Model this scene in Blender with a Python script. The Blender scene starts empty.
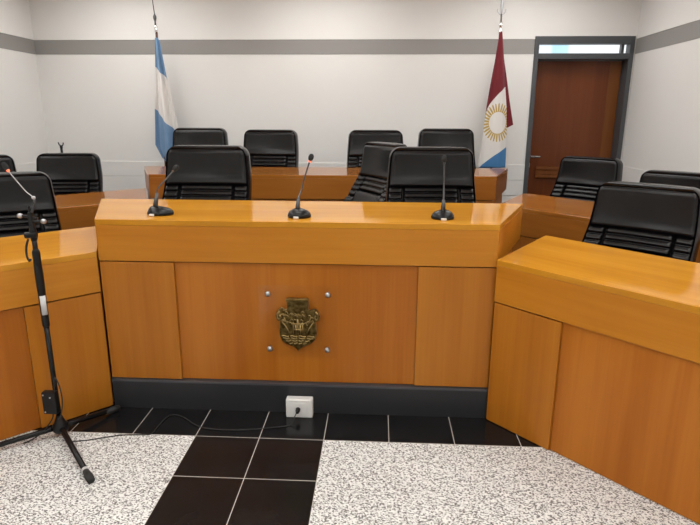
import bpy, bmesh, math, random
from mathutils import Vector, Matrix
random.seed(4)
C = bpy.context.scene.collection
PI = math.pi
R = math.radians

# ------------------------------------------------------------------ helpers
def box(bm, x0, x1, y0, y1, z0, z1):
    v = [bm.verts.new(p) for p in ((x0,y0,z0),(x1,y0,z0),(x1,y1,z0),(x0,y1,z0),
                                   (x0,y0,z1),(x1,y0,z1),(x1,y1,z1),(x0,y1,z1))]
    for f in ((3,2,1,0),(4,5,6,7),(0,1,5,4),(1,2,6,5),(2,3,7,6),(3,0,4,7)):
        bm.faces.new([v[i] for i in f])
    return v

def prism(bm, poly, z0, z1):
    """vertical prism on a counter-clockwise xy polygon"""
    a = [bm.verts.new((p[0], p[1], z0)) for p in poly]
    b = [bm.verts.new((p[0], p[1], z1)) for p in poly]
    n = len(poly)
    bm.faces.new(a[::-1]); bm.faces.new(b)
    for i in range(n):
        j = (i+1) % n
        bm.faces.new((a[i], a[j], b[j], b[i]))

def prism_y(bm, poly, y0, y1):
    """outline in xz, extruded along y (front face at y0)"""
    a = [bm.verts.new((p[0], y0, p[1])) for p in poly]
    b = [bm.verts.new((p[0], y1, p[1])) for p in poly]
    n = len(poly)
    bm.faces.new(a); bm.faces.new(b[::-1])
    for i in range(n):
        j = (i+1) % n
        bm.faces.new((a[j], a[i], b[i], b[j]))

def tube(bm, pts, r, n=10, cap=True):
    pts = [Vector(p) for p in pts]
    rs = r if isinstance(r, (list, tuple)) else [r]*len(pts)
    rings = []
    up = Vector((0.123, 0.31, 0.94)).normalized()
    for i, p in enumerate(pts):
        if i == 0: t = pts[1]-pts[0]
        elif i == len(pts)-1: t = pts[-1]-pts[-2]
        else: t = (pts[i+1]-pts[i]).normalized()+(pts[i]-pts[i-1]).normalized()
        t.normalize()
        a = t.cross(up)
        if a.length < 1e-4: a = t.cross(Vector((1,0,0)))
        a.normalize(); b = t.cross(a)
        up = -b if False else b.cross(t) if b.cross(t).length > 2 else up
        rings.append([bm.verts.new(p+(a*math.cos(2*PI*k/n)+b*math.sin(2*PI*k/n))*rs[i]) for k in range(n)])
    for i in range(len(rings)-1):
        for k in range(n):
            j = (k+1) % n
            bm.faces.new((rings[i][k], rings[i][j], rings[i+1][j], rings[i+1][k]))
    if cap:
        bm.faces.new(rings[0][::-1]); bm.faces.new(rings[-1])

def lathe(bm, prof, n=24, M=None):
    """profile of (radius, z) turned about z"""
    M = M or Matrix()
    rings = []
    for r, z in prof:
        if r < 1e-6: rings.append([bm.verts.new(M @ Vector((0,0,z)))])
        else: rings.append([bm.verts.new(M @ Vector((r*math.cos(2*PI*k/n), r*math.sin(2*PI*k/n), z))) for k in range(n)])
    for i in range(len(rings)-1):
        a, b = rings[i], rings[i+1]
        for k in range(n):
            j = (k+1) % n
            if len(a) == 1 and len(b) == 1: continue
            if len(a) == 1: bm.faces.new((a[0], b[j], b[k]))
            elif len(b) == 1: bm.faces.new((a[k], a[j], b[0]))
            else: bm.faces.new((a[k], a[j], b[j], b[k]))
    if len(rings[0]) > 1: bm.faces.new(rings[0][::-1])
    if len(rings[-1]) > 1: bm.faces.new(rings[-1])

def smooth_path(pts, per=8):
    P = [Vector(p) for p in pts]; out = []
    for i in range(len(P)-1):
        p0 = P[max(i-1,0)]; p1 = P[i]; p2 = P[i+1]; p3 = P[min(i+2,len(P)-1)]
        for k in range(per):
            t = k/per
            out.append(0.5*((2*p1)+(p2-p0)*t+(2*p0-5*p1+4*p2-p3)*t*t+(3*p1-p0-3*p2+p3)*t**3))
    out.append(P[-1]); return out

def obj(name, bm, mat, parent=None, smooth=False, bevel=0, loc=None, seg=2):
    bmesh.ops.recalc_face_normals(bm, faces=bm.faces[:])
    me = bpy.data.meshes.new(name); bm.to_mesh(me); bm.free()
    me.materials.append(mat)
    o = bpy.data.objects.new(name, me); C.objects.link(o)
    if parent: o.parent = parent
    if loc: o.location = loc
    if smooth:
        for f in me.polygons: f.use_smooth = True
    if bevel:
        m = o.modifiers.new('bevel', 'BEVEL'); m.width = bevel; m.segments = seg; m.limit_method = 'ANGLE'; m.angle_limit = R(40)
    return o

def tag(o, label, cat, group=None):
    o['label'] = label; o['category'] = cat
    if group: o['group'] = group
    return o

def thing(name, label, cat, loc=(0,0,0), rz=0, group=None):
    o = bpy.data.objects.new(name, None); C.objects.link(o)
    o.empty_display_size = .1
    o.location = loc; o.rotation_euler = (0,0,rz)
    return tag(o, label, cat, group)

def struct(name, bm, mat, parent=None, **k):
    o = obj(name, bm, mat, parent, **k)
    if not parent: o['kind'] = 'structure'
    return o
B = bmesh.new

# ------------------------------------------------------------------ materials
def mat(name, col=(.5,.5,.5), rough=.5, metal=0, spec=.5, coat=0, coat_r=.1, ior=1.5):
    m = bpy.data.materials.new(name); m.use_nodes = True
    b = m.node_tree.nodes['Principled BSDF']
    b.inputs['Base Color'].default_value = (*col, 1)
    b.inputs['Roughness'].default_value = rough
    b.inputs['Metallic'].default_value = metal
    b.inputs['Specular IOR Level'].default_value = spec
    b.inputs['Coat Weight'].default_value = coat
    b.inputs['Coat Roughness'].default_value = coat_r
    b.inputs['IOR'].default_value = ior
    return m
def nodes(m): return m.node_tree.nodes, m.node_tree.links, m.node_tree.nodes['Principled BSDF']
def ramp(N, stops):
    r = N.new('ShaderNodeValToRGB'); e = r.color_ramp.elements
    while len(e) < len(stops): e.new(.5)
    for i, (p, c) in enumerate(stops):
        e[i].position = p; e[i].color = (*c, 1)
    return r

def wood(name, dark, mid, light, axis='z', rough=.3, coat=0, coat_r=.12, spec=.5, ior=1.33):
    m = mat(name, mid, rough, 0, spec, coat, coat_r, ior)
    N, L, P = nodes(m)
    tc = N.new('ShaderNodeTexCoord')
    s = {'z': ((3.2,3.2,.35), (70,70,1.6), (9,9,.5)), 'x': ((.5,3,3), (1.8,60,60), (.7,8,8))}[axis]
    facs = []
    for i, (sc, det, dist) in enumerate(((s[0],2,.6),(s[1],4,.2),(s[2],3,1.2))):
        mp = N.new('ShaderNodeMapping'); mp.inputs['Scale'].default_value = sc
        mp.inputs['Location'].default_value = (i*3.1, i*1.7, i*.9)
        L.new(tc.outputs['Object'], mp.inputs['Vector'])
        nz = N.new('ShaderNodeTexNoise'); nz.inputs['Scale'].default_value = 1
        nz.inputs['Detail'].default_value = det; nz.inputs['Distortion'].default_value = dist
        L.new(mp.outputs['Vector'], nz.inputs['Vector']); facs.append(nz.outputs['Fac'])
    def mth(op, a, b):
        n = N.new('ShaderNodeMath'); n.operation = op
        for k, v in enumerate((a, b)):
            if isinstance(v, (int, float)): n.inputs[k].default_value = v
            else: L.new(v, n.inputs[k])
        return n.outputs[0]
    f = mth('ADD', mth('MULTIPLY', facs[0], .5), mth('ADD', mth('MULTIPLY', facs[1], .18), mth('MULTIPLY', facs[2], .32)))
    r = ramp(N, ((.36, dark), (.5, mid), (.64, light)))
    L.new(f, r.inputs['Fac']); L.new(r.outputs['Color'], P.inputs['Base Color'])
    return m

WB = ((.36,.118,.010), (.44,.155,.014), (.50,.19,.022))
M = {}
M['wood_v'] = wood('honey_wood_upright_grain', *WB, axis='z')
M['wood_panel'] = wood('honey_wood_panel', (.34,.098,.008), (.42,.132,.011), (.49,.168,.018), axis='z')
M['wood_h'] = wood('honey_wood_level_grain', (.42,.145,.010), (.50,.185,.013), (.56,.225,.024), axis='x')
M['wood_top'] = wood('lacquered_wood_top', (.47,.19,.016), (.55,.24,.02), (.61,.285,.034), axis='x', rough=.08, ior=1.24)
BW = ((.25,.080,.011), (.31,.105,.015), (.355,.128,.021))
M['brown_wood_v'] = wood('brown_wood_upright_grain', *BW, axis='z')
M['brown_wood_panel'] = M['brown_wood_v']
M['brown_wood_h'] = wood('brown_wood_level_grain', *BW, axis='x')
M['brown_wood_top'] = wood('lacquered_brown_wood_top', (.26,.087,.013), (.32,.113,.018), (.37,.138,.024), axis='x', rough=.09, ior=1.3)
M['door_wood'] = wood('reddish_door_wood', (.108,.028,.0085), (.138,.036,.0105), (.163,.045,.013), axis='z', rough=.25, coat=.0)
M['door_light'] = wood('lighter_door_wood', (.125,.040,.0095), (.16,.051,.012), (.185,.062,.014), axis='z', rough=.25)
M['gap_shade'] = mat('shadow_gap_board', (.05,.018,.006), .6)
M['dais'] = mat('charcoal_laminate', (.022,.023,.026), .42)
M['dais_edge'] = mat('grey_metal_edging', (.09,.09,.1), .4, .3)
M['chrome'] = mat('polished_chrome', (.75,.75,.76), .15, 1)
M['steel'] = mat('brushed_steel', (.5,.5,.52), .3, 1)
M['plastic'] = mat('black_plastic', (.009,.009,.0095), .35, 0, .25)
M['rubber'] = mat('black_rubber', (.018,.018,.018), .7)
M['metal_black'] = mat('black_enamel', (.007,.007,.0075), .25, 0, .28)
M['gunmetal'] = mat('grey_metal', (.09,.09,.094), .35, .7)
M['white_plastic'] = mat('white_plastic', (.82,.82,.8), .35)
M['frame'] = mat('dark_grey_frame', (.06,.064,.07), .4)
M['sticker'] = mat('pale_sticker', (.6,.6,.6), .5)
M['foam'] = mat('foam_windscreen', (.02,.02,.02), .95)

# brass with mottled patina
M['brass'] = mat('aged_brass', (.42,.29,.09), .3, 1)
N, L, P = nodes(M['brass'])
nz = N.new('ShaderNodeTexNoise'); nz.inputs['Scale'].default_value = 45; nz.inputs['Detail'].default_value = 4
tc = N.new('ShaderNodeTexCoord'); L.new(tc.outputs['Object'], nz.inputs['Vector'])
rp = ramp(N, ((.35,(.10,.06,.016)),(.7,(.34,.235,.085)))); L.new(nz.outputs['Fac'], rp.inputs['Fac']); L.new(rp.outputs['Color'], P.inputs['Base Color'])
bp = N.new('ShaderNodeBump'); bp.inputs['Strength'].default_value = .2; bp.inputs['Distance'].default_value = .002
L.new(nz.outputs['Fac'], bp.inputs['Height']); L.new(bp.outputs['Normal'], P.inputs['Normal'])

M['brass_highlight'] = mat('highlight_brass', (.40,.29,.12), .34, 1)  # brighter brass paints highlights onto the raised crest relief
# leather
M['leather'] = mat('black_leather', (.0055,.005,.0055), .23, 0, .32)
N, L, P = nodes(M['leather'])
tc = N.new('ShaderNodeTexCoord'); v = N.new('ShaderNodeTexVoronoi'); v.inputs['Scale'].default_value = 260
L.new(tc.outputs['Object'], v.inputs['Vector'])
bp = N.new('ShaderNodeBump'); bp.inputs['Strength'].default_value = .12; bp.inputs['Distance'].default_value = .001
L.new(v.outputs['Distance'], bp.inputs['Height']); L.new(bp.outputs['Normal'], P.inputs['Normal'])
M['piping'] = mat('leather_piping', (.02,.019,.019), .3)

# painted wall panels
def wallmat(name, col):
    m = mat(name, col, .55, 0, .3)
    N, L, P = nodes(m)
    tc = N.new('ShaderNodeTexCoord'); nz = N.new('ShaderNodeTexNoise'); nz.inputs['Scale'].default_value = .9; nz.inputs['Detail'].default_value = 3
    L.new(tc.outputs['Object'], nz.inputs['Vector'])
    r = ramp(N, ((.3, tuple(c*.975 for c in col)), (.7, tuple(min(1,c*1.015) for c in col))))
    L.new(nz.outputs['Fac'], r.inputs['Fac']); L.new(r.outputs['Color'], P.inputs['Base Color'])
    return m
M['wall'] = wallmat('white_wall_panel', (.755,.737,.713))
M['band'] = mat('grey_band', (.27,.255,.243), .5)
M['ceiling'] = mat('white_ceiling', (.78,.76,.73), .8)

# acrylic sheet
m = bpy.data.materials.new('clear_acrylic'); m.use_nodes = True; N = m.node_tree.nodes; L = m.node_tree.links
N.remove(N['Principled BSDF']); out = N['Material Output']
tr = N.new('ShaderNodeBsdfTransparent'); tr.inputs['Color'].default_value = (.995,.995,.99,1)
gl = N.new('ShaderNodeBsdfGlossy'); gl.inputs['Roughness'].default_value = .12
mx = N.new('ShaderNodeMixShader'); mx.inputs[0].default_value = .02
L.new(tr.outputs[0], mx.inputs[1]); L.new(gl.outputs[0], mx.inputs[2]); L.new(mx.outputs[0], out.inputs['Surface'])
M['acrylic'] = m

def emis(name, col, s):
    m = mat(name, col, .4); N, L, P = nodes(m)
    P.inputs['Emission Color'].default_value = (*col, 1); P.inputs['Emission Strength'].default_value = s
    return m
M['added_lamp'] = emis('added_lamp_diffuser', (1,.995,.972), 7.6)
M['led'] = emis('red_ring_light', (1,.16,.07), 1.3)
# daylight seen through the transom
m = emis('daylit_pane', (.8,.93,1), 1.0); N, L, P = nodes(m)
tc = N.new('ShaderNodeTexCoord'); sp = N.new('ShaderNodeSeparateXYZ'); L.new(tc.outputs['Object'], sp.inputs[0])
rp = ramp(N, ((0,(.8,.92,1)),(.17,(.78,.91,1)),(.2,(.5,.78,.92)),(.37,(.54,.81,.94)),(.40,(.9,.97,1)),(1,(.93,.97,1))))
mr = N.new('ShaderNodeMapRange'); mr.inputs['From Min'].default_value = .05; mr.inputs['From Max'].default_value = 1.01
L.new(sp.outputs[0], mr.inputs['Value']); L.new(mr.outputs[0], rp.inputs['Fac'])
L.new(rp.outputs['Color'], P.inputs['Emission Color']); P.inputs['Base Color'].default_value = (.05,.05,.05,1)
M['daylight'] = m

# ------------------------------------------------------------------ floor material
X0, T, YA = -.258, .333, 2.526
m = mat('granite_and_black_tile', (.5,.5,.5), .25); N, L, P = nodes(m)
tc = N.new('ShaderNodeTexCoord'); sp = N.new('ShaderNodeSeparateXYZ'); L.new(tc.outputs['Object'], sp.inputs[0])
def mth(op, a, b=0.0, c=None):
    n = N.new('ShaderNodeMath'); n.operation = op
    for k, v in enumerate((a, b) if c is None else (a, b, c)):
        if isinstance(v, (int, float)): n.inputs[k].default_value = v
        else: L.new(v, n.inputs[k])
    return n.outputs[0]
x, y = sp.outputs[0], sp.outputs[1]
strip = mth('MULTIPLY', mth('GREATER_THAN', x, X0-2*T), mth('LESS_THAN', x, X0))
rowm = mth('GREATER_THAN', y, YA)
dark = mth('MAXIMUM', strip, rowm)
def lines(c, off):
    fr = mth('FRACT', mth('ADD', mth('DIVIDE', mth('SUBTRACT', c, off), T), 100.5))
    return mth('LESS_THAN', mth('ABSOLUTE', mth('SUBTRACT', fr, .5)), .0062)
gx = lines(x, X0); gy = lines(y, YA)
near = mth('MAXIMUM', dark, mth('LESS_THAN', mth('ABSOLUTE', mth('SUBTRACT', y, YA)), .002))
grout = mth('MULTIPLY', mth('MAXIMUM', gx, gy), near)
mp = N.new('ShaderNodeMapping'); mp.inputs['Rotation'].default_value = (0,0,.6); mp.inputs['Scale'].default_value = (1,1.35,1)
L.new(tc.outputs['Object'], mp.inputs['Vector'])
n1 = N.new('ShaderNodeTexNoise'); n1.inputs['Scale'].default_value = 108; n1.inputs['Detail'].default_value = 3.5; n1.inputs['Roughness'].default_value = .62
v1 = N.new('ShaderNodeTexVoronoi'); v1.inputs['Scale'].default_value = 135
for q in (n1, v1): L.new(mp.outputs[0], q.inputs['Vector'])
vs = N.new('ShaderNodeSeparateColor'); L.new(v1.outputs['Color'], vs.inputs[0])
g = mth('ADD', mth('MULTIPLY', n1.outputs['Fac'], .72), mth('MULTIPLY', vs.outputs[0], .28))
rg = ramp(N, ((.385,(.12,.12,.118)),(.435,(.34,.335,.325)),(.475,(.65,.65,.635)),(.54,(.85,.86,.845)))); L.new(g, rg.inputs['Fac'])
n2 = N.new('ShaderNodeTexNoise'); n2.inputs['Scale'].default_value = 7; n2.inputs['Detail'].default_value = 3; L.new(tc.outputs['Object'], n2.inputs['Vector'])
rd = ramp(N, ((.3,(.008,.008,.0085)),(.7,(.013,.0125,.013)))); L.new(n2.outputs['Fac'], rd.inputs['Fac'])
def mixc(f, a, b):
    n = N.new('ShaderNodeMix'); n.data_type = 'RGBA'; L.new(f, n.inputs[0]); 
    for k, v in ((6,a),(7,b)):
        if isinstance(v, tuple): n.inputs[k].default_value = (*v,1)
        else: L.new(v, n.inputs[k])
    return n.outputs[2]
c = mixc(dark, rg.outputs['Color'], rd.outputs['Color']); c = mixc(grout, c, (.5,.46,.42))
L.new(c, P.inputs['Base Color']); P.inputs['IOR'].default_value = 1.3
rr = mth('ADD', mth('MULTIPLY', dark, -.12), .3); L.new(mth('ADD', rr, mth('MULTIPLY', grout, .4)), P.inputs['Roughness'])
M['floor'] = m

# ------------------------------------------------------------------ room shell
XL, XR, YB, YF, ZC = -4.19, 2.93, 7.0, -4.0, 3.15
bm = B(); box(bm, XL-.15, XR+.15, YF-.15, YB+.6, -.1, 0); struct('floor', bm, M['floor'])
bm = B(); box(bm, XL-.15, XR+.15, YF-.15, YB+.6, ZC, ZC+.1); struct('ceiling', bm, M['ceiling'])
DX0, DX1, DZ = 1.778, 2.905, 2.513
bm = B()
box(bm, XL-.15, DX0, YB, YB+.15, 0, ZC); box(bm, DX0, DX1, YB, YB+.15, DZ, ZC); box(bm, DX1, XR+.15, YB, YB+.15, 0, ZC)
struct('wall_back', bm, M['wall'])
bm = B(); box(bm, XL-.15, XL, YF, YB, 0, ZC); struct('wall_left', bm, M['wall'])
bm = B(); box(bm, XR, XR+.15, YF, YB, 0, ZC); struct('wall_right', bm, M['wall'])
bm = B(); box(bm, XL-.15, XR+.15, YF-.15, YF, 0, ZC); struct('wall_front', bm, M['wall'])
# grey band with a fine pale bead above it
ZB0, ZB1 = 2.320, 2.484
def band(n, f, mt): 
    bm = B(); f(bm); return struct(n, bm, mt)
band('trim_1', lambda b: box(b, XL, DX0, YB-.004, YB, ZB0, ZB1), M['band'])
band('trim_2', lambda b: box(b, XL, XL+.004, YF, YB-.004, ZB0, ZB1), M['band'])
band('trim_3', lambda b: box(b, XR-.004, XR, YF, YB-.004, ZB0, ZB1), M['band'])
band('trim_4', lambda b: box(b, XL, DX0, YB-.010, YB, ZB1, ZB1+.012), M['wall'])
band('trim_5', lambda b: box(b, XL, XL+.010, YF, YB-.010, ZB1, ZB1+.012), M['wall'])
band('trim_6', lambda b: box(b, XR-.010, XR, YF, YB-.010, ZB1, ZB1+.012), M['wall'])
# boarded dado, boards with open joints
boards = [(.1,.285),(.29,.475),(.48,.665),(.67,.858),(.863,1.05)]
def dado(n, f):
    bm = B()
    for a, b in boards: f(bm, a, b)
    struct(n, bm, M['wall'], bevel=.004)
dado('trim_7', lambda b, p, q: box(b, XL+.013, DX0, YB-.013, YB, p, q))
dado('trim_8', lambda b, p, q: box(b, XL, XL+.013, YF, YB, p, q))
dado('trim_9', lambda b, p, q: box(b, XR-.013, XR, YF, YB, p, q))
bm = B(); box(bm, XL+.016, DX0, YB-.016, YB, 0, .095); struct('baseboard_back', bm, M['frame'])
bm = B(); box(bm, XL, XL+.016, YF, YB, 0, .095); struct('baseboard_left', bm, M['frame'])
bm = B(); box(bm, XR-.016, XR, YF, YB, 0, .095); struct('baseboard_right', bm, M['frame'])

# door with transom, set in a dark frame
D = bpy.data.objects.new('door_1', None); C.objects.link(D); D.location = (DX0, YB, 0); D['kind'] = 'structure'
W = DX1-DX0
bm = B()
box(bm, 0, .05, -.025, .2, 0, DZ); box(bm, W-.05, W, -.025, .2, 0, DZ)
box(bm, .05, W-.05, -.025, .2, DZ-.085, DZ); box(bm, .05, W-.05, -.025, .2, 2.262, 2.327)
obj('door_frame', bm, M['frame'], D, bevel=.004)
bm = B(); box(bm, W-.125, W-.095, .03, .17, 2.327, DZ-.085); obj('transom_mullion', bm, M['frame'], D)
bm = B(); box(bm, .05, W-.125, .09, .1, 2.327, DZ-.085); box(bm, W-.095, W-.05, .09, .1, 2.327, DZ-.085); obj('transom_pane', bm, M['daylight'], D)  # main pane and a narrow bright slice right of the mullion
bm = B(); box(bm, .052, W-.052, .15, .195, .008, 2.258); lf = obj('door_leaf', bm, M['door_wood'], D, bevel=.003)
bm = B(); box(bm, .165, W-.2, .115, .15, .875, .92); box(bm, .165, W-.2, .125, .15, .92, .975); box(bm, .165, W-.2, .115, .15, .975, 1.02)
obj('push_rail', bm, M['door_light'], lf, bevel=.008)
bm = B(); box(bm, W-.19, W-.053, .143, .15, .012, 2.255); obj('right_leaf_strip', bm, M['door_light'], lf, bevel=.003)  # raised strip down the leaf's right side, lighter and more orange
bm = B(); box(bm, .058, .098, .142, .15, 1.115, 1.165)
tube(bm, [(.078,.145,1.14),(.078,.095,1.14),(.09,.09,1.14),(.2,.09,1.138)], .012)
obj('door_handle', bm, M['chrome'], lf, smooth=False)
bm = B(); box(bm, .06, .096, .142, .15, 1.005, 1.06); obj('keyhole_plate', bm, M['steel'], lf)

# unseen ceiling light panels, added and spaced to light the room and chairs
k = 0
for xx in (-2.9, -.63, 1.64):
    for yy in (-2.7, -1.2, 1.4, 2.9, 4.5, 6.1):
        t = thing('added_ceiling_light', 'unseen rectangular light panel added in the ceiling to light the desks', 'ceiling light', (xx, yy, ZC-.03), 0, 'unseen added ceiling light panels')
        bm = B(); box(bm, -.6,.6,-.3,-.28,0,.03); box(bm, -.6,.6,.28,.3,0,.03); box(bm, -.6,-.58,-.28,.28,0,.03); box(bm, .58,.6,-.28,.28,0,.03)
        obj('added_panel_frame', bm, M['white_plastic'], t)
        bm = B(); box(bm, -.58,.58,-.28,.28,.008,.026); obj('added_panel_diffuser', bm, M['added_lamp'], t)

# ------------------------------------------------------------------ dais
DH = .175
right = [(.610,2.793),(.905,3.48),(.93,4.50),(1.06,5.05),(1.45,6.0),(1.45,6.95)]
left = [(-1.474,2.793),(-1.765,3.48),(-1.80,4.50),(-2.07,5.05),(-2.50,6.0),(-2.50,6.95)]
bm = B(); prism(bm, left[:1]+right+left[:0:-1], 0, DH-.012); d = struct('dais', bm, M['dais'])
bm = B(); prism(bm, [(-1.474,2.788)]+[(.610,2.788)]+right[1:]+left[:0:-1], DH-.012, DH); obj('dais_top', bm, M['dais_edge'], d)

# ------------------------------------------------------------------ desks
def desk(label, loc, rz, length, depth, sl, sr, height, endw, base=0, rear=False, ends='both'):
    M = dict(globals()['M'])
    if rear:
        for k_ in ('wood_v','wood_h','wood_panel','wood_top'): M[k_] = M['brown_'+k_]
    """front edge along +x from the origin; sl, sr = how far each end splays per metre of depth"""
    t = thing('desk', label, 'desk', loc, rz)
    q = lambda a, b, i=0.0: [(-sl*a+i, a), (length+sr*a-i, a), (length+sr*b-i, b), (-sl*b+i, b)]
    rim = height-.222
    bm = B(); prism(bm, q(0, depth), height-.03, height); obj('desk_top', bm, M['wood_top'], t, bevel=.0025)
    bm = B(); prism(bm, q(0, .025), rim, height-.0302); obj('front_apron', bm, M['wood_h'], t, bevel=.002)
    for s in (0, 1):
        bm = B()
        a0, b0 = .0255, depth-.002
        if s == 0: prism(bm, [(-sl*a0,a0),(-sl*a0+.025,a0),(-sl*b0+.025,b0),(-sl*b0,b0)], rim, height-.0302)
        else: prism(bm, [(length+sr*a0-.025,a0),(length+sr*a0,a0),(length+sr*b0,b0),(length+sr*b0-.025,b0)], rim, height-.0302)
        obj('end_apron', bm, M['wood_h'], t, bevel=.002)
    zb, zt = .0045+base, rim-.007
    # end panels proud of the wide centre panel
    if ends in ('both', 'left'):
        bm = B(); prism(bm, [(.001,.003),(endw,.003),(endw,.022),(-.005,.022)], zb, zt); obj('side_front_panel', bm, M['wood_v'], t, bevel=.002)
    if ends in ('both', 'right'):
        bm = B(); prism(bm, [(length-endw,.003),(length-.001,.003),(length+.005,.022),(length-endw,.022)], zb, zt); obj('side_front_panel', bm, M['wood_v'], t, bevel=.002)
    a = endw+.001 if ends in ('both','left') else .001
    b = length-endw-.001 if ends in ('both','right') else length-.001
    bm = B(); box(bm, a, b, .017, .035, zb, zt); obj('centre_front_panel', bm, M['wood_panel'], t)
    for s in (0, 1):
        bm = B(); a0, b0 = .04, depth*.62
        if s == 0: prism(bm, [(-sl*a0+.002,a0),(-sl*a0+.022,a0),(-sl*b0+.022,b0),(-sl*b0+.002,b0)], zb, zt)
        else: prism(bm, [(length+sr*a0-.022,a0),(length+sr*a0-.002,a0),(length+sr*b0-.002,b0),(length+sr*b0-.022,b0)], zb, zt)
        obj('end_panel', bm, M['wood_v'], t)
    bm = B(); prism(bm, q(.036, .06, .03), .001, height-.0305); obj('carcass_gap_shade', bm, M['gap_shade'], t)  # dark backing board, its colour stands in for shade in the panel gaps
    return t

DC = desk('raised honey-wood front desk with brass crest, on a charcoal plinth', (-1.477,2.80,DH), 0, 2.09, .735, .445, .40, .905, .40)
DRt = desk('long honey-wood desk angled at the front right, standing on granite floor', (.606,2.775,0), R(-48), 2.2, .74, .26, .4, .905, .38)
DLt = desk('honey-wood desk angled at the front left behind the microphone stand', (-1.487-2.5*.7071,2.804-2.5*.7071,0), R(45), 2.5, .735, .4, .36, .905, .372)
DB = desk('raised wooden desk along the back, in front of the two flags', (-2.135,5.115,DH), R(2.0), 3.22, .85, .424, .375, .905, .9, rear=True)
# the two desks of the rear side rows
ang = R(-49); dx, dy = math.cos(ang), math.sin(ang)
rc = Vector((1.39,5.42)); nn = Vector((-dy, dx)); dep = .80
o = rc - nn*dep - Vector((dx,dy))*(dep*-.414)*-1
o = rc - nn*dep + Vector((dx,dy))*(dep*.414*.0)
slr = .40
o = rc - nn*dep + Vector((dx,dy))*(slr*dep)
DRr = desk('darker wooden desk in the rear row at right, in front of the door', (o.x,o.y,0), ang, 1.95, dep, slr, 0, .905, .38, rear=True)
ang = R(45); dx, dy = math.cos(ang), math.sin(ang); nn = Vector((-dy, dx))
rc = Vector((-2.325,5.47)); LL = 2.1
o = rc - nn*dep - Vector((dx,dy))*(slr*dep+LL)
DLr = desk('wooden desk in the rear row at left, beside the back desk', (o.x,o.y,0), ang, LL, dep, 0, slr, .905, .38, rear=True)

# ------------------------------------------------------------------ crest plaque on the front desk
Pq = thing('crest_plaque', 'brass shield-shaped crest under a clear plate with four steel screws, on front desk', 'plaque', (-.4165,2.815,.54))
Pq.location = (-.4165, 2.817, .540)
bm = B(); box(bm, -.212,.212,-.026,-.021,-.205,.2); obj('clear_plate', bm, M['acrylic'], Pq)
for sx, sz in ((-.1595,.155),(.1595,.155),(-.157,-.157),(.155,-.156)):
    bm = B(); Mx = Matrix.Translation((sx,0,sz)) @ Matrix.Rotation(PI/2, 4, 'X')
    lathe(bm, [(.007,.0),(.007,.027),(.014,.0275),(.0155,.031),(.014,.036),(.008,.04),(0,.0412)], 20, Mx)
    obj('screw', bm, M['steel'], Pq, smooth=True)
kx = .000812; kz = .00089
half = [(0,0),(70,0),(72,-8),(72,-28),(71,-34),(70,-58),(70,-72),(86,-76),(100,-66),(118,-68),(134,-82),(146,-108),(143,-132),(130,-146),(117,-142),(120,-170),(123,-210),(121,-240),(110,-264),(88,-284),(58,-298),(30,-308),(12,-322),(0,-338)]
outl = [(a*kx, b*kz+.137) for a, b in half] + [(-a*kx, b*kz+.137) for a, b in half[-2:0:-1]]
bm = B(); prism_y(bm, outl[::-1], -.045, -.0262)
sh = obj('shield', bm, M['brass'], Pq, bevel=.004, seg=3)
def relief(name, paths, r, y=-.047):
    bm = B()
    for p in paths: tube(bm, [(a*kx, y, b*kz+.137) for a, b in p], r, 8)
    obj(name, bm, M['brass_highlight'], sh, smooth=True)
bm = B(); box(bm, -.06,.06,-.056,-.044,.122,.137); box(bm, -.056,.056,-.049,-.044,.100,.1215); obj('crown_bar', bm, M['brass'], sh, bevel=.003)
for g_ in (-1, 1): relief('scroll', [[(g_*a, b) for a, b in ((118,-80),(134,-98),(134,-124),(120,-132),(110,-118),(118,-104))]], .005)
relief('tower', [[(-30,-225),(-30,-160),(-30,-150)],[(0,-225),(0,-130)],[(30,-225),(30,-150)],[(-40,-160),(40,-160)],[(-36,-195),(36,-195)],[(-14,-225),(-14,-165)],[(16,-225),(16,-165)]], .0045)
random.seed(11); br = []
for k in range(26):
    a0 = random.uniform(-95,95); b0 = random.uniform(-165,-62); s = random.choice((-1,1))
    br.append([(a0,b0),(a0+s*random.uniform(8,16),b0+random.uniform(2,14)),(a0+s*random.uniform(18,30),b0+random.uniform(-12,10))])
br += [[(-100,-150),(-70,-190),(-60,-215)],[(100,-150),(72,-190),(60,-215)],[(-90,-120),(-70,-160)],[(88,-118),(66,-160)]]
relief('foliage', br, .0032, -.046)
wv = []
for k, (w, zz) in enumerate(((112,-238),(104,-252),(82,-268),(60,-284))):
    for s in range(-2, 2):
        a0 = s*w/2+4; wv.append([(a0+j*(w/2-9)/6, zz+2.5*math.sin(j*1.05+k)) for j in range(7)])
relief('waves', wv, .0034)

# ------------------------------------------------------------------ socket box and cable
S = thing('socket_box', 'white square power socket box on the floor against the plinth', 'socket box', (-.4135,2.786,0))
bm = B(); box(bm, -.073,.073,-.05,0,.0,.108); obj('box_body', bm, M['white_plastic'], S, bevel=.006)
bm = B(); box(bm, -.045,.045,-.053,-.0505,.02,.09); obj('socket_face', bm, M['white_plastic'], S, bevel=.001)
Cb = thing('power_cable', 'thin black cable trailing over the dark tiles from socket to microphone stand', 'cable', (0,0,0))
pts = smooth_path([(-.42,2.725,.052),(-.428,2.69,.04),(-.45,2.655,.006),(-.53,2.625,.005),(-.704,2.588,.005),(-.866,2.590,.005),(-.952,2.622,.005),(-1.05,2.70,.005),(-1.11,2.72,.005),(-1.136,2.69,.005),(-1.149,2.60,.005),(-1.156,2.525,.005),(-1.20,2.515,.005),(-1.313,2.502,.005),(-1.444,2.452,.005),(-1.53,2.43,.005)])
bm = B(); tube(bm, pts, .0028, 8); obj('cord', bm, M['rubber'], Cb, smooth=True)
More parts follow.
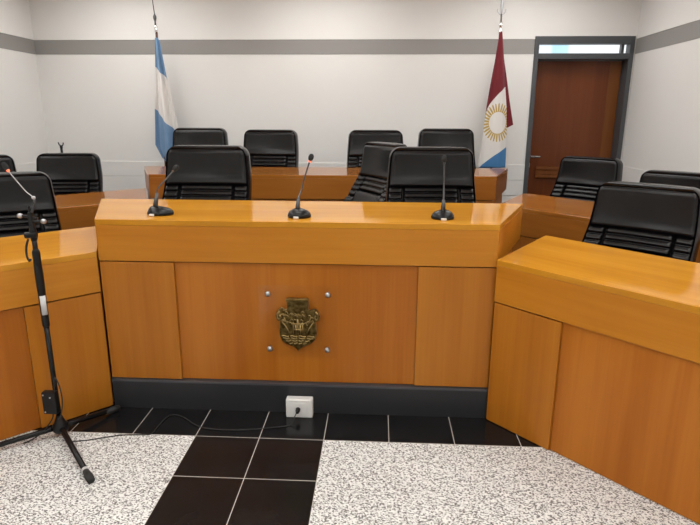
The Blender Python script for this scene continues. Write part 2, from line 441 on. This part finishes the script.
bm = B(); lathe(bm, [(.013,0),(.013,.012),(.009,.03),(.005,.034)], 14, Matrix.Translation((-.4185,2.7325,.055)) @ Matrix.Rotation(R(100),4,'X')); obj('plug', bm, M['plastic'], Cb, smooth=True)

# ------------------------------------------------------------------ chairs
SH = .46           # seat top
BK = ((-.2,.03),(0,.055),(.3,.115),(.48,.178),(.64,.250),(.75,.278),(1,.297),(1.2,.31))
def back_axis(v):  # v 0 at the bottom .. 1 at the top; returns (y, z)
    for k in range(1, len(BK)-2):
        if v <= BK[k+1][0] or k == len(BK)-3: break
    (x0,y0),(x1,y1),(x2,y2),(x3,y3) = BK[k-1:k+3]
    t = (v-x1)/(x2-x1); m1 = (y2-y0)/(x2-x0)*(x2-x1); m2 = (y3-y1)/(x3-x1)*(x2-x1)
    y = (2*t**3-3*t*t+1)*y1+(t**3-2*t*t+t)*m1+(-2*t**3+3*t*t)*y2+(t**3-t*t)*m2
    return y, .44+.785*v
def halfw(v):
    w = .327-.010*v-.03*v*v
    rc = .088       # corner rounding in height units of v
    if v > 1-rc:
        t = (v-(1-rc))/rc; w -= .072*(1-math.sqrt(max(0,1-t*t)))
    return w
def pad(bm, u0, u1, v0, v1, nu, nv, dfn, off0=-.02, top=False):
    """cushion panel lying on the front of the backrest; dfn(a,b) gives the puff with a,b in 0..1"""
    vs = [v0+(v1-v0)*(math.sin(PI/2*j/nv) if top else j/nv) for j in range(nv+1)]
    fr, bk = [], []
    for j, v in enumerate(vs):
        y, z = back_axis(v); w = halfw(v)
        r1, r2 = [], []
        for i in range(nu+1):
            a = i/nu; u = u0+(u1-u0)*a
            b = (v-v0)/(v1-v0)
            hug = .03*(u*u)           # sides wrap forward
            r1.append(bm.verts.new((u*w, y-hug-dfn(a,b), z)))
            r2.append(bm.verts.new((u*w, y-hug-off0, z)))
        fr.append(r1); bk.append(r2)
    for j in range(nv):
        for i in range(nu):
            bm.faces.new((fr[j][i],fr[j][i+1],fr[j+1][i+1],fr[j+1][i]))
            bm.faces.new((bk[j][i],bk[j+1][i],bk[j+1][i+1],bk[j][i+1]))
    for i in range(nu):
        bm.faces.new((fr[0][i],bk[0][i],bk[0][i+1],fr[0][i+1])); bm.faces.new((fr[nv][i],fr[nv][i+1],bk[nv][i+1],bk[nv][i]))
    for j in range(nv):
        bm.faces.new((fr[j][0],fr[j+1][0],bk[j+1][0],bk[j][0])); bm.faces.new((fr[j][nu],bk[j][nu],bk[j+1][nu],fr[j+1][nu]))
def edge(a, p=.12):  # rounded shoulder 0..1..0
    d = min(a, 1-a)
    return 1.0 if d >= p else math.sqrt(max(0, 1-(1-d/p)**2))

def rim(d):  # raised padded border round the backrest
    return 1.0 if d < .020 else max(0.0, 1-(d-.020)/.010)
def make_chair(label, group):
    t = thing('office_chair', label, 'chair', (0,0,0), 0, group)
    # outer shell, thick with rounded rim
    bm = B(); pad(bm, -1, 1, 0, 1, 72, 60, lambda a,b: -.030+.036*max(rim(min(a,1-a)), rim((1-b)*.75))*edge(a,.012)*(edge(b,.010) if b > .5 else 1), -.085, True)
    bm2 = bm
    obj('backrest_shell', bm2, M['leather'], t, smooth=True, bevel=.018, seg=3)
    VR0, VR1 = .515, .655       # rib zone
    bm = B(); pad(bm, -.955, .955, VR1-.002, .972, 48, 30, lambda a,b: .0+.021*edge(a,.05)*(edge(b,.12) if b > .5 else edge(b,.07)), -.03, True)
    obj('head_cushion', bm, M['leather'], t, smooth=True)
    rib = lambda n: (lambda a,b: .0+.019*(abs(math.sin(PI*n*b))**.7)*edge(a,.05))
    bm = B(); pad(bm, -.605, .605, VR0, VR1, 30, 36, rib(3), -.03); obj('lumbar_cushion', bm, M['leather'], t, smooth=True)
    for s in (-1, 1):
        bm = B()
        u0, u1 = (.65,.952) if s > 0 else (-.952,-.65)
        pad(bm, u0, u1, VR0-.07, VR1-.005, 12, 48, lambda a,b: .0+.019*(abs(math.sin(PI*4*b))**.7)*edge(a,.12), -.03)
        obj('side_bolster', bm, M['leather'], t, smooth=True)
        bm = B(); pad(bm, u0, u1, .06, VR0-.075, 12, 20, lambda a,b: .0+.040*edge(a,.2)*edge(b,.06), -.03)
        obj('lower_bolster', bm, M['leather'], t, smooth=True)
    bm = B(); pad(bm, -.63, .63, .08, VR0-.006, 24, 24, lambda a,b: .0+.030*edge(a,.05)*edge(b,.07), -.03); obj('lower_back_cushion', bm, M['leather'], t, smooth=True)
    # seat with rolled front
    bm = B()
    prof = [(-.30,.38),(-.335,.41),(-.34,.44),(-.32,.468),(-.27,.485),(-.1,.475),(.06,.465),(.14,.465),(.15,.44),(.15,.39),(.05,.365),(-.2,.365)]
    n = 20; rings = []
    for i in range(n+1):
        a = i/n*2-1; w = .30*a; e = max(0,abs(a)-.85)/.15
        rings.append([bm.verts.new((w, yy*(1-.05*e*e), .42+(zz-.42)*(1-.5*e*e)+.012*a*a)) for yy, zz in prof])
    for i in range(n):
        for k in range(len(prof)):
            j = (k+1) % len(prof); bm.faces.new((rings[i][k],rings[i+1][k],rings[i+1][j],rings[i][j]))
    bm.faces.new(rings[0]); bm.faces.new(rings[-1][::-1])
    obj('seat', bm, M['leather'], t, smooth=True, bevel=.01)
    bm = B(); lathe(bm, [(.024,.08),(.024,.27),(.016,.27),(.016,.36),(.09,.36),(.09,.372)], 16); obj('gas_column', bm, M['chrome'], t)
    bm = B(); lathe(bm, [(.04,.055),(.045,.06),(.04,.11),(.03,.12)], 16)
    for k in range(5):
        a = 2*PI*k/5+.3
        tube(bm, [(0,0,.09),(.15*math.cos(a),.15*math.sin(a),.082),(.28*math.cos(a),.28*math.sin(a),.066)], [.024,.02,.015], 10)
    bs = obj('star_base', bm, M['plastic'], t, smooth=True)
    for k in range(5):
        a = 2*PI*k/5+.3; bm = B()
        for s in (-.012,.012):
            lathe(bm, [(.012,-.009),(.025,-.009),(.025,.009),(.012,.009)], 14, Matrix.Translation((.28*math.cos(a)-s*math.sin(a), .28*math.sin(a)+s*math.cos(a), .025)) @ Matrix.Rotation(a,4,'Z') @ Matrix.Rotation(PI/2,4,'X'))
        tube(bm, [(.28*math.cos(a),.28*math.sin(a),.025),(.28*math.cos(a),.28*math.sin(a),.062)], .006, 8)
        obj('caster', bm, M['plastic'], bs)
    return t

GR = 'black leather chairs behind the desks'
chair0 = make_chair('', GR); used = [False]
def copy_tree(o, parent=None):
    c = o.copy(); C.objects.link(c); c.parent = parent
    for ch in list(o.children): copy_tree(ch, c)
    return c
TOPY = .30
chair_list = []
def chair(x, y, z, deg, top, label):
    """x, y = where the top of the backrest stands; z = floor; top = height of the backrest top"""
    if not used[0]: c = chair0; used[0] = True
    else: c = copy_tree(chair0)
    a = R(deg)
    c.location = (x + math.sin(a)*TOPY, y - math.cos(a)*TOPY, z); c.rotation_euler = (0,0,a)
    c['label'] = label
    lift = top-z-1.225
    chair_list.append((c, lift))
    return c
chair(-1.222,3.99,DH, 0, 1.40, 'black leather chair behind the left microphone of the raised front desk')
chair(.365,3.99,DH, 0, 1.40, 'black leather chair behind the right microphone of the raised front desk')
chair(.04,4.50,DH, -62, 1.405, 'black leather chair turned sideways, half hidden by the front chair beside it')
chair(-1.965,6.18,DH, 0, 1.48, 'black leather back-row chair beside the blue and white flag')
chair(-1.185,6.18,DH, -4, 1.465, 'black leather back-row chair second from the blue and white flag')
chair(-.04,6.16,DH, 4, 1.468, 'black leather back-row chair third from left, above the sideways-turned chair')
chair(.715,6.18,DH, 0, 1.487, 'black leather back-row chair closest to the red, white and blue flag')
chair(1.60,3.40,0, -42, 1.222, 'large black leather chair behind the long desk at front right')
chair(2.03,5.55,0, -46, 1.24, 'black leather chair right in front of the wooden door')
chair(2.46,4.74,0, -45, 1.178, 'black leather chair near the right wall, partly behind the large front-right chair')
chair(-2.55,3.68,0, 33, 1.222, 'black leather chair behind the front-left desk, cut by the left edge')
chair(-3.10,5.50,0, 10, 1.24, 'black leather chair at the rear-left desk with a thin stand behind it')
chair(-3.73,5.08,0, 38, 1.24, 'black leather chair farthest left, only its top corner showing')
for c, lift in chair_list:
    for ch in c.children:
        if ch.name.split('.')[0] not in ('star_base','gas_column'): ch.location.z += lift

# ------------------------------------------------------------------ desk microphones
GM = 'gooseneck microphones on the front desk'
def desk_mic(label, x, y, dx0, sx0, path, ring):
    t = thing('desk_microphone', label, 'microphone', (x,y,1.08), 0, GM)
    bm = B(); n = 32
    def oval(sx, sy, z, dx): return [bm.verts.new((dx+sx*math.cos(2*PI*k/n), sy*math.sin(2*PI*k/n), z)) for k in range(n)]
    rs = [oval(sx0,.056,0,dx0), oval(sx0+.002,.058,.007,dx0), oval(sx0-.002,.055,.02,dx0), oval(sx0*.8,.042,.034,dx0*.8), oval(.026,.024,.045,.004)]
    for a, b in zip(rs, rs[1:]):
        for k in range(n): bm.faces.new((a[k],a[(k+1)%n],b[(k+1)%n],b[k]))
    bm.faces.new(rs[0][::-1]); bm.faces.new(rs[-1])
    obj('microphone_base', bm, M['metal_black'], t, smooth=True)
    bm = B(); box(bm, -.014,.014,-.063,-.045,0.0005,.012); obj('talk_button', bm, M['white_plastic'], t, bevel=.003)
    p = [Vector(q)-Vector((x,y,1.08)) for q in path]
    base = Vector((0,0,.04)); d = (p[0]-base)
    bm = B(); tube(bm, [base-Vector((0,0,.006)), base+d*.5, p[0]], [.0135,.0115,.008], 14); obj('stem', bm, M['gunmetal'], t, smooth=True)
    sp_ = smooth_path([p[0]-d*.1]+p, 6)
    bm = B(); tube(bm, sp_, .0042, 10); obj('gooseneck', bm, M['gunmetal'], t, smooth=True)
    e = sp_[-1]; dr = (sp_[-1]-sp_[-2]).normalized(); Q = Matrix.Translation(e) @ dr.to_track_quat('Z','Y').to_matrix().to_4x4()
    bm = B(); lathe(bm, [(.004,-.003),(.0065,-.002),(.0068,.003),(.006,.005)], 16, Q); obj('collar_ring', bm, ring, t, smooth=True)
    bm = B(); lathe(bm, [(.006,.005),(.0125,.012),(.0150,.024),(.013,.036),(.007,.043),(0,.045)], 18, Q); obj('foam_head', bm, M['foam'], t, smooth=True)
M['dullring'] = mat('dark_ring', (.12,.06,.04), .4)
desk_mic('desk microphone left of the three, its gooseneck bent down to the right', -1.216,2.965,.028,.07, [(-1.206,2.985,1.195),(-1.2,2.990,1.222),(-1.168,3.019,1.263),(-1.134,3.05,1.307)], M['dullring'])
desk_mic('desk microphone in the middle of the front desk with a lit red ring', -.432,2.945,.010,.062, [(-.428,2.965,1.18),(-.415,3.011,1.225),(-.402,3.013,1.275),(-.385,3.016,1.33),(-.372,3.018,1.368)], M['led'])
desk_mic('desk microphone at right with a straight upright gooseneck', .343,2.955,.0,.06, [(.345,2.965,1.18),(.347,3.0,1.25),(.347,3.01,1.30),(.346,3.02,1.365)], M['gunmetal'])

# ------------------------------------------------------------------ microphone stand
bx, by = -1.615, 2.49
Ms = thing('microphone_stand', 'tall black tripod microphone stand in front of the left desk', 'microphone stand', (bx,by,0))
bm = B(); lathe(bm, [(.012,.022),(.032,.026),(.04,.04),(.038,.066),(.026,.08),(.018,.105),(.012,.12)], 18); obj('hub', bm, M['plastic'], Ms, smooth=True)
for ex, ey in ((-1.268,2.118),(-1.435,2.752),(-2.0,2.243)):
    v_ = Vector((ex-bx, ey-by, 0)); d_ = v_.normalized()
    bm = B(); tube(bm, [d_*.03+Vector((0,0,.05)), d_*.06+Vector((0,0,.047)), v_+Vector((0,0,.016))], [.0145,.014,.0125], 12); lg = obj('leg', bm, M['metal_black'], Ms, smooth=True)
    bm = B(); e0 = v_-d_*.075+Vector((0,0,.0225)); tube(bm, [e0, v_-d_*.03+Vector((0,0,.0205)), v_+d_*.005+Vector((0,0,.0175))], [.014,.0185,.0165], 12); obj('rubber_foot', bm, M['rubber'], lg, smooth=True)
    if ex > -1.28:
        bm = B(); tube(bm, [v_-d_*.092+Vector((0,0,.0232)), v_-d_*.078+Vector((0,0,.0225))], .0152, 12); obj('leg_band', bm, M['sticker'], lg, smooth=True)
bm = B(); tube(bm, [(0,0,.10),(0,0,.62)], .0125, 14); obj('lower_tube', bm, M['metal_black'], Ms, smooth=True)
bm = B(); lathe(bm, [(.0155,.60),(.0175,.61),(.0175,.655),(.0175,.77),(.0185,.79),(.0195,.87),(.0175,.93),(.018,.975),(.0145,.985),(.012,.99)], 16); obj('height_clutch', bm, M['plastic'], Ms, smooth=True)
bm = B(); n_ = 8
ring0 = [[bm.verts.new((.019*math.cos(a_), .019*math.sin(a_), z_)) for a_ in [R(-95+k*85/n_) for k in range(n_+1)]] for z_ in (.665,.762)]
for k in range(n_): bm.faces.new((ring0[0][k],ring0[0][k+1],ring0[1][k+1],ring0[1][k]))
ls = obj('label_strip', bm, M['sticker'], Ms, smooth=True); ls.modifiers.new('thick','SOLIDIFY').thickness = .001
bm = B(); tube(bm, [(0,0,.88),(0,0,1.08)], .0115, 14); obj('upper_tube', bm, M['metal_black'], Ms, smooth=True)
cl = B(); lathe(cl, [(.012,1.03),(.0155,1.04),(.016,1.08),(.011,1.10)], 14)
tube(cl, [(-.034,-.01,1.058),(.016,.0,1.06)], .015, 12)
prism(cl, [(-.009,-.010),(.009,-.010),(.009,.010),(-.009,.010)], 1.085, 1.165)
tube(cl, [(-.04,-.006,1.150),(.03,.004,1.137)], .006, 10)
tube(cl, [(0,0,1.12),(.045,.008,1.122)], .006, 10)
tube(cl, [(-.002,0,1.16),(-.004,0,1.195)], .006, 10)
obj('boom_clamp', cl, M['plastic'], Ms)
for p_ in ((-.047,-.007,1.150),(.052,.009,1.122)):
    bm = B(); lathe(bm, [(0,-.011),(.009,-.009),(.012,0),(.009,.009),(0,.011)], 14, Matrix.Translation(p_) @ Matrix.Rotation(PI/2,4,'Y')); obj('wing_knob', bm, M['steel'], Ms, smooth=True)
bm = B(); tube(bm, smooth_path([(-.022,-.01,1.04),(-.036,-.012,1.0),(-.038,-.013,.96),(-.03,-.013,.935),(-.0222,-.012,.945)],6), .005, 8); obj('cable_loop', bm, M['rubber'], Ms, smooth=True)
# gooseneck microphone held in the clamp
Gm = thing('gooseneck_microphone', 'thin gooseneck microphone with a red ring, leaning left in the stand clamp', 'microphone', (bx,by,1.16))
Z0 = 1.16
bm = B(); tube(bm, [(.006,0,.0062),(.012,.006,.02),(.022,.010,.045),(.022,.010,.064)], [.0065,.005,.0042,.005], 12); obj('microphone_body', bm, M['gunmetal'], Gm, smooth=True)
bm = B(); tube(bm, smooth_path([(.022,.010,.064),(.019,.010,.074),(.008,.006,.086),(-.012,.002,.107),(-.062,-.010,.186),(-.068,-.012,.197)],6), .002, 10); obj('gooseneck', bm, M['steel'], Gm, smooth=True)
bm = B(); lathe(bm, [(0,-.008),(.007,-.006),(.009,0),(.007,.006),(0,.008)], 14, Matrix.Translation((.019,.010,.073))); obj('joint_ball', bm, M['steel'], Gm, smooth=True)
dr = Vector((-.04,-.018,.1)).normalized(); Q = Matrix.Translation((-.068,-.012,.197)) @ dr.to_track_quat('Z','Y').to_matrix().to_4x4()
bm = B(); lathe(bm, [(.003,-.005),(.0065,-.003),(.007,.004),(.006,.006)], 16, Q); obj('collar_ring', bm, M['led'], Gm, smooth=True)
bm = B(); lathe(bm, [(.006,.006),(.010,.012),(.012,.025),(.010,.036),(.006,.042),(0,.044)], 18, Q); obj('foam_head', bm, M['foam'], Gm, smooth=True)
# small box strapped to the stand
Bx = thing('adapter_box', 'small black adapter box with steel screws strapped to the stand pole', 'adapter box', (bx+.004,by-.034,.15))
bm = B(); box(bm, -.048,.022,-.018,.018,0,.118); obj('box_body', bm, M['plastic'], Bx, bevel=.004)
for a, b in ((-.038,.012),(-.038,.105),(-.004,.092)):
    bm = B(); lathe(bm, [(.004,0),(.004,.003),(0,.0045)], 10, Matrix.Translation((a,-.0175,b)) @ Matrix.Rotation(PI/2,4,'X')); obj('screw', bm, M['steel'], Bx, smooth=True)
bm = B(); tube(bm, smooth_path([(.012,.0,.118),(.03,-.012,.2),(.048,-.012,.16),(.055,-.014,.08),(.04,-.016,.0),(.03,-.03,-.02)],6), .0032, 8); obj('lead', bm, M['rubber'], Bx, smooth=True)
bm = B(); tube(bm, smooth_path([(-.01,0,.004),(-.015,-.004,-.03),(-.05,-.01,-.08),(-.09,-.02,-.12),(-.16,-.05,-.152),(-.24,-.09,-.156)],6), .0032, 8); obj('tail_lead', bm, M['rubber'], Bx, smooth=True)

# thin stand at the far left behind a chair
Ft = thing('slim_stand', 'slim black stand with a forked clip behind the rear-left chair', 'stand', (-3.70,6.45,0))
bm = B(); lathe(bm, [(.12,0),(.12,.012),(.02,.02)], 20); obj('round_base', bm, M['metal_black'], Ft)
bm = B(); tube(bm, [(0,0,.015),(0,0,1.245)], .0135, 12); obj('pole', bm, M['metal_black'], Ft, smooth=True)
bm = B(); tube(bm, [(0,0,1.24),(0,0,1.262)], .017, 10); tube(bm, [(0,0,1.258),(-.022,0,1.275),(-.03,0,1.302)], .007, 8); tube(bm, [(0,0,1.258),(.024,0,1.272),(.03,0,1.3)], .007, 8); obj('forked_clip', bm, M['plastic'], Ft)

# ------------------------------------------------------------------ flags
def clothmat(name, rough=.75):
    m = mat(name, (1,1,1), rough, 0, .2); N, L, P = nodes(m)
    P.inputs['Sheen Weight'].default_value = .15
    tc = N.new('ShaderNodeTexCoord'); sp = N.new('ShaderNodeSeparateXYZ'); L.new(tc.outputs['Object'], sp.inputs[0])
    return m, N, L, P, sp
def mk(N, L):
    def f(op, a, b=0.0):
        n = N.new('ShaderNodeMath'); n.operation = op
        for k, v in enumerate((a, b)):
            if isinstance(v, (int, float)): n.inputs[k].default_value = v
            else: L.new(v, n.inputs[k])
        return n.outputs[0]
    def mixc(fa, a, b):
        n = N.new('ShaderNodeMix'); n.data_type = 'RGBA'; L.new(fa, n.inputs[0])
        for k, v in ((6,a),(7,b)):
            if isinstance(v, tuple): n.inputs[k].default_value = (*v,1)
            else: L.new(v, n.inputs[k])
        return n.outputs[2]
    return f, mixc
def drape(bm, rows, nu, fold, y0=0.0, thick=.004):
    """rows: (z_left, x_left, z_right, x_right, fold depth); hangs with vertical pleats"""
    g = []
    for j, (zl, xl, zr, xr, a) in enumerate(rows):
        g.append([bm.verts.new((xl+(xr-xl)*i/nu, y0+a*math.sin(fold*PI*i/nu+.4)+a*.4*math.sin(fold*2.3*PI*i/nu), zl+(zr-zl)*i/nu)) for i in range(nu+1)])
    for j in range(len(g)-1):
        for i in range(nu): bm.faces.new((g[j][i],g[j][i+1],g[j+1][i+1],g[j+1][i]))
def interp(rows, per=6):
    out = []
    for a, b in zip(rows, rows[1:]):
        for k in range(per): out.append(tuple(p+(q-p)*k/per for p, q in zip(a, b)))
    out.append(rows[-1]); return out
def pole(t, top, lean=0):
    bm = B(); lathe(bm, [(.15,0),(.15,.02),(.06,.04),(.03,.09),(.02,.12)], 24); obj('pole_base', bm, M['gunmetal'], t, smooth=False)
    bm = B(); tube(bm, [(0,0,.05),(lean*.5,0,top*.5),(lean,0,top)], .014, 14); return obj('pole', bm, M['dark_pole'], t, smooth=True)
M['dark_pole'] = mat('dark_pole_wood', (.09,.03,.02), .35)
WHT = (.74,.71,.68); SKY = (.155,.27,.43); RED = (.16,.018,.025); BLU = (.06,.19,.4); GOLD = (.48,.33,.09)

F1 = thing('flag', 'sky-blue and white flag hanging on a pole at left', 'flag', (-2.60,6.75,DH), 0, 'flags on poles behind the back desk')
F1.location.z = 0
pole(F1, 2.56, .02)
bm = B(); Q = Matrix.Translation((.018,0,0)); lathe(bm, [(.012,2.52),(.018,2.54),(.018,2.60),(.013,2.61)], 16, Q); obj('finial_socket', bm, M['chrome'], F1, smooth=True)
bm = B(); Q = Matrix.Translation((.014,0,0)); lathe(bm, [(.010,2.61),(.009,2.65),(.018,2.68),(.019,2.70),(.009,2.725),(.005,2.74)], 16, Q); tube(bm, [(.014,0,2.73),(.003,0,2.86),(-.012,0,3.02)], [.0055,.0045,.003], 10); obj('finial', bm, M['gunmetal'], F1, smooth=True)
m, N, L, P, sp = clothmat('sky_blue_and_white_cloth'); f, mixc = mk(N, L)
s = f('ADD', sp.outputs[2], f('MULTIPLY', sp.outputs[0], 1.0))   # diagonal stripes of the hanging cloth
c = mixc(f('GREATER_THAN', s, 2.145), WHT, SKY)
s2 = f('ADD', sp.outputs[2], f('MULTIPLY', sp.outputs[0], 1.12))
c = mixc(f('LESS_THAN', s2, 1.62), c, SKY)
L.new(c, P.inputs['Base Color']); M['flag1'] = m
rows = [(2.47,.012,2.47,.05,.004),(2.40,.008,2.42,.075,.012),(2.16,-.012,2.06,.125,.024),(1.9,-.03,1.8,.175,.032),(1.70,-.06,1.5,.225,.04),(1.45,-.075,1.30,.28,.045),(1.27,-.09,1.0,.30,.045),(1.12,-.02,.85,.30,.045),(1.03,.06,.72,.30,.045)]
bm = B(); drape(bm, interp(rows), 28, 3.2, -.045)
o = obj('flag_cloth', bm, M['flag1'], F1, smooth=True); md = o.modifiers.new('thick','SOLIDIFY'); md.thickness = .004

F2 = thing('flag', 'red, white and blue flag with a golden sun, hanging left of the door', 'flag', (1.325,6.75,0), 0, 'flags on poles behind the back desk')
pole(F2, 2.52, 0)
bm = B(); lathe(bm, [(.012,2.50),(.018,2.51),(.018,2.545),(.012,2.555),(.012,2.58),(.02,2.59),(.02,2.605),(.011,2.615),(.011,2.71)], 16); obj('finial_socket', bm, M['chrome'], F2, smooth=True)
bm = B()
tube(bm, smooth_path([(-.046,0,2.765),(-.042,0,2.74),(-.024,0,2.715),(0,0,2.705),(.024,0,2.715),(.042,0,2.74),(.046,0,2.765)],5), .0055, 8)
lathe(bm, [(.010,2.70),(.011,2.73),(.017,2.80),(.014,2.88),(.007,2.98),(0,3.05)], 12)
obj('finial', bm, M['steel'], F2, smooth=True)
m, N, L, P, sp = clothmat('red_white_blue_cloth'); f, mixc = mk(N, L)
X_, Z_ = sp.outputs[0], sp.outputs[2]
cx, cz = .03, 1.545
# red over white: edge climbs to the right in a curve
u = f('DIVIDE', f('SUBTRACT', X_, -.105), .22)
red_edge = f('ADD', 1.665, f('MULTIPLY', f('POWER', f('MAXIMUM', u, .001), .7), .30))
blu_edge = f('ADD', 1.03, f('MULTIPLY', f('POWER', f('MAXIMUM', f('DIVIDE', f('SUBTRACT', X_, -.145), .30), .001), .85), .245))
c = mixc(f('GREATER_THAN', Z_, red_edge), WHT, RED)
dxn, dzn = f('SUBTRACT', X_, cx), f('SUBTRACT', Z_, cz)
rad = f('SQRT', f('ADD', f('MULTIPLY', dxn, dxn), f('MULTIPLY', f('MULTIPLY', dzn, dzn), .62)))
an = f('ARCTAN2', f('MULTIPLY', dzn, .79), dxn)
ray = f('ABSOLUTE', f('SINE', f('MULTIPLY', an, 15)))
alt = f('MULTIPLY', f('ABSOLUTE', f('SINE', f('MULTIPLY', an, 7.5))), .02)
thr = f('DIVIDE', f('SUBTRACT', rad, .098), .085)
israys = f('MULTIPLY', f('GREATER_THAN', ray, f('ADD', f('MULTIPLY', thr, .7), .28)), f('MULTIPLY', f('GREATER_THAN', rad, .098), f('LESS_THAN', rad, f('ADD', .155, alt))))
ringm = f('MULTIPLY', f('GREATER_THAN', rad, .096), f('LESS_THAN', rad, .1))
c = mixc(f('MAXIMUM', israys, ringm), c, GOLD)
c = mixc(f('LESS_THAN', Z_, blu_edge), c, BLU)
L.new(c, P.inputs['Base Color']); M['flag2'] = m
rows = [(2.525,-.014,2.525,.014,.004),(2.42,-.022,2.42,.030,.008),(2.2,-.045,2.2,.060,.015),(1.95,-.078,1.95,.09,.02),(1.71,-.105,1.72,.122,.02),(1.4,-.13,1.42,.145,.018),(1.15,-.155,1.15,.155,.016),(1.028,-.163,1.035,.158,.014)]
bm = B(); drape(bm, interp(rows), 24, 2.0, -.05)
o = obj('flag_cloth', bm, M['flag2'], F2, smooth=True); md = o.modifiers.new('thick','SOLIDIFY'); md.thickness = .004
m = mat('red_cloth', RED, .75, 0, .2); M['redcloth'] = m
rows = [(2.5,-.008,2.5,.014,.003),(2.3,0,2.3,.045,.006),(2.05,.03,2.05,.10,.01),(1.8,.06,1.8,.15,.012),(1.5,.10,1.53,.212,.012),(1.47,.115,1.525,.214,.012)]
bm = B(); drape(bm, interp(rows), 10, 1.2, -.022)
o = obj('cloth_fold', bm, M['redcloth'], F2, smooth=True); md = o.modifiers.new('thick','SOLIDIFY'); md.thickness = .004

# ------------------------------------------------------------------ camera, world, view
cam = bpy.data.cameras.new('camera'); co = bpy.data.objects.new('camera', cam); C.objects.link(co)
pit, yaw, rol = .25468582, -.05046686, .00462794
cp, sp_ = math.cos(pit), math.sin(pit); cy, sy = math.cos(yaw), math.sin(yaw)
fw = Vector((sy*cp, cy*cp, -sp_)); r_ = Vector((cy, -sy, 0)); u_ = r_.cross(fw)
cr, sr_ = math.cos(rol), math.sin(rol)
Rv = r_*cr+u_*sr_; Uv = r_*-sr_+u_*cr
mw = Matrix((Rv, Uv, -fw)).transposed().to_4x4(); mw.translation = (0,0,1.6003)
co.matrix_world = mw
cam.sensor_width = 36; cam.lens = 558.215/700*36; cam.clip_start = .05
sc = bpy.context.scene; sc.camera = co
w = bpy.data.worlds.new('world'); sc.world = w; w.use_nodes = True
w.node_tree.nodes['Background'].inputs[0].default_value = (.8,.85,.9,1); w.node_tree.nodes['Background'].inputs[1].default_value = .3
vs_ = sc.view_settings; vs_.view_transform = 'Standard'; vs_.look = 'None'; vs_.exposure = .27; vs_.gamma = 1
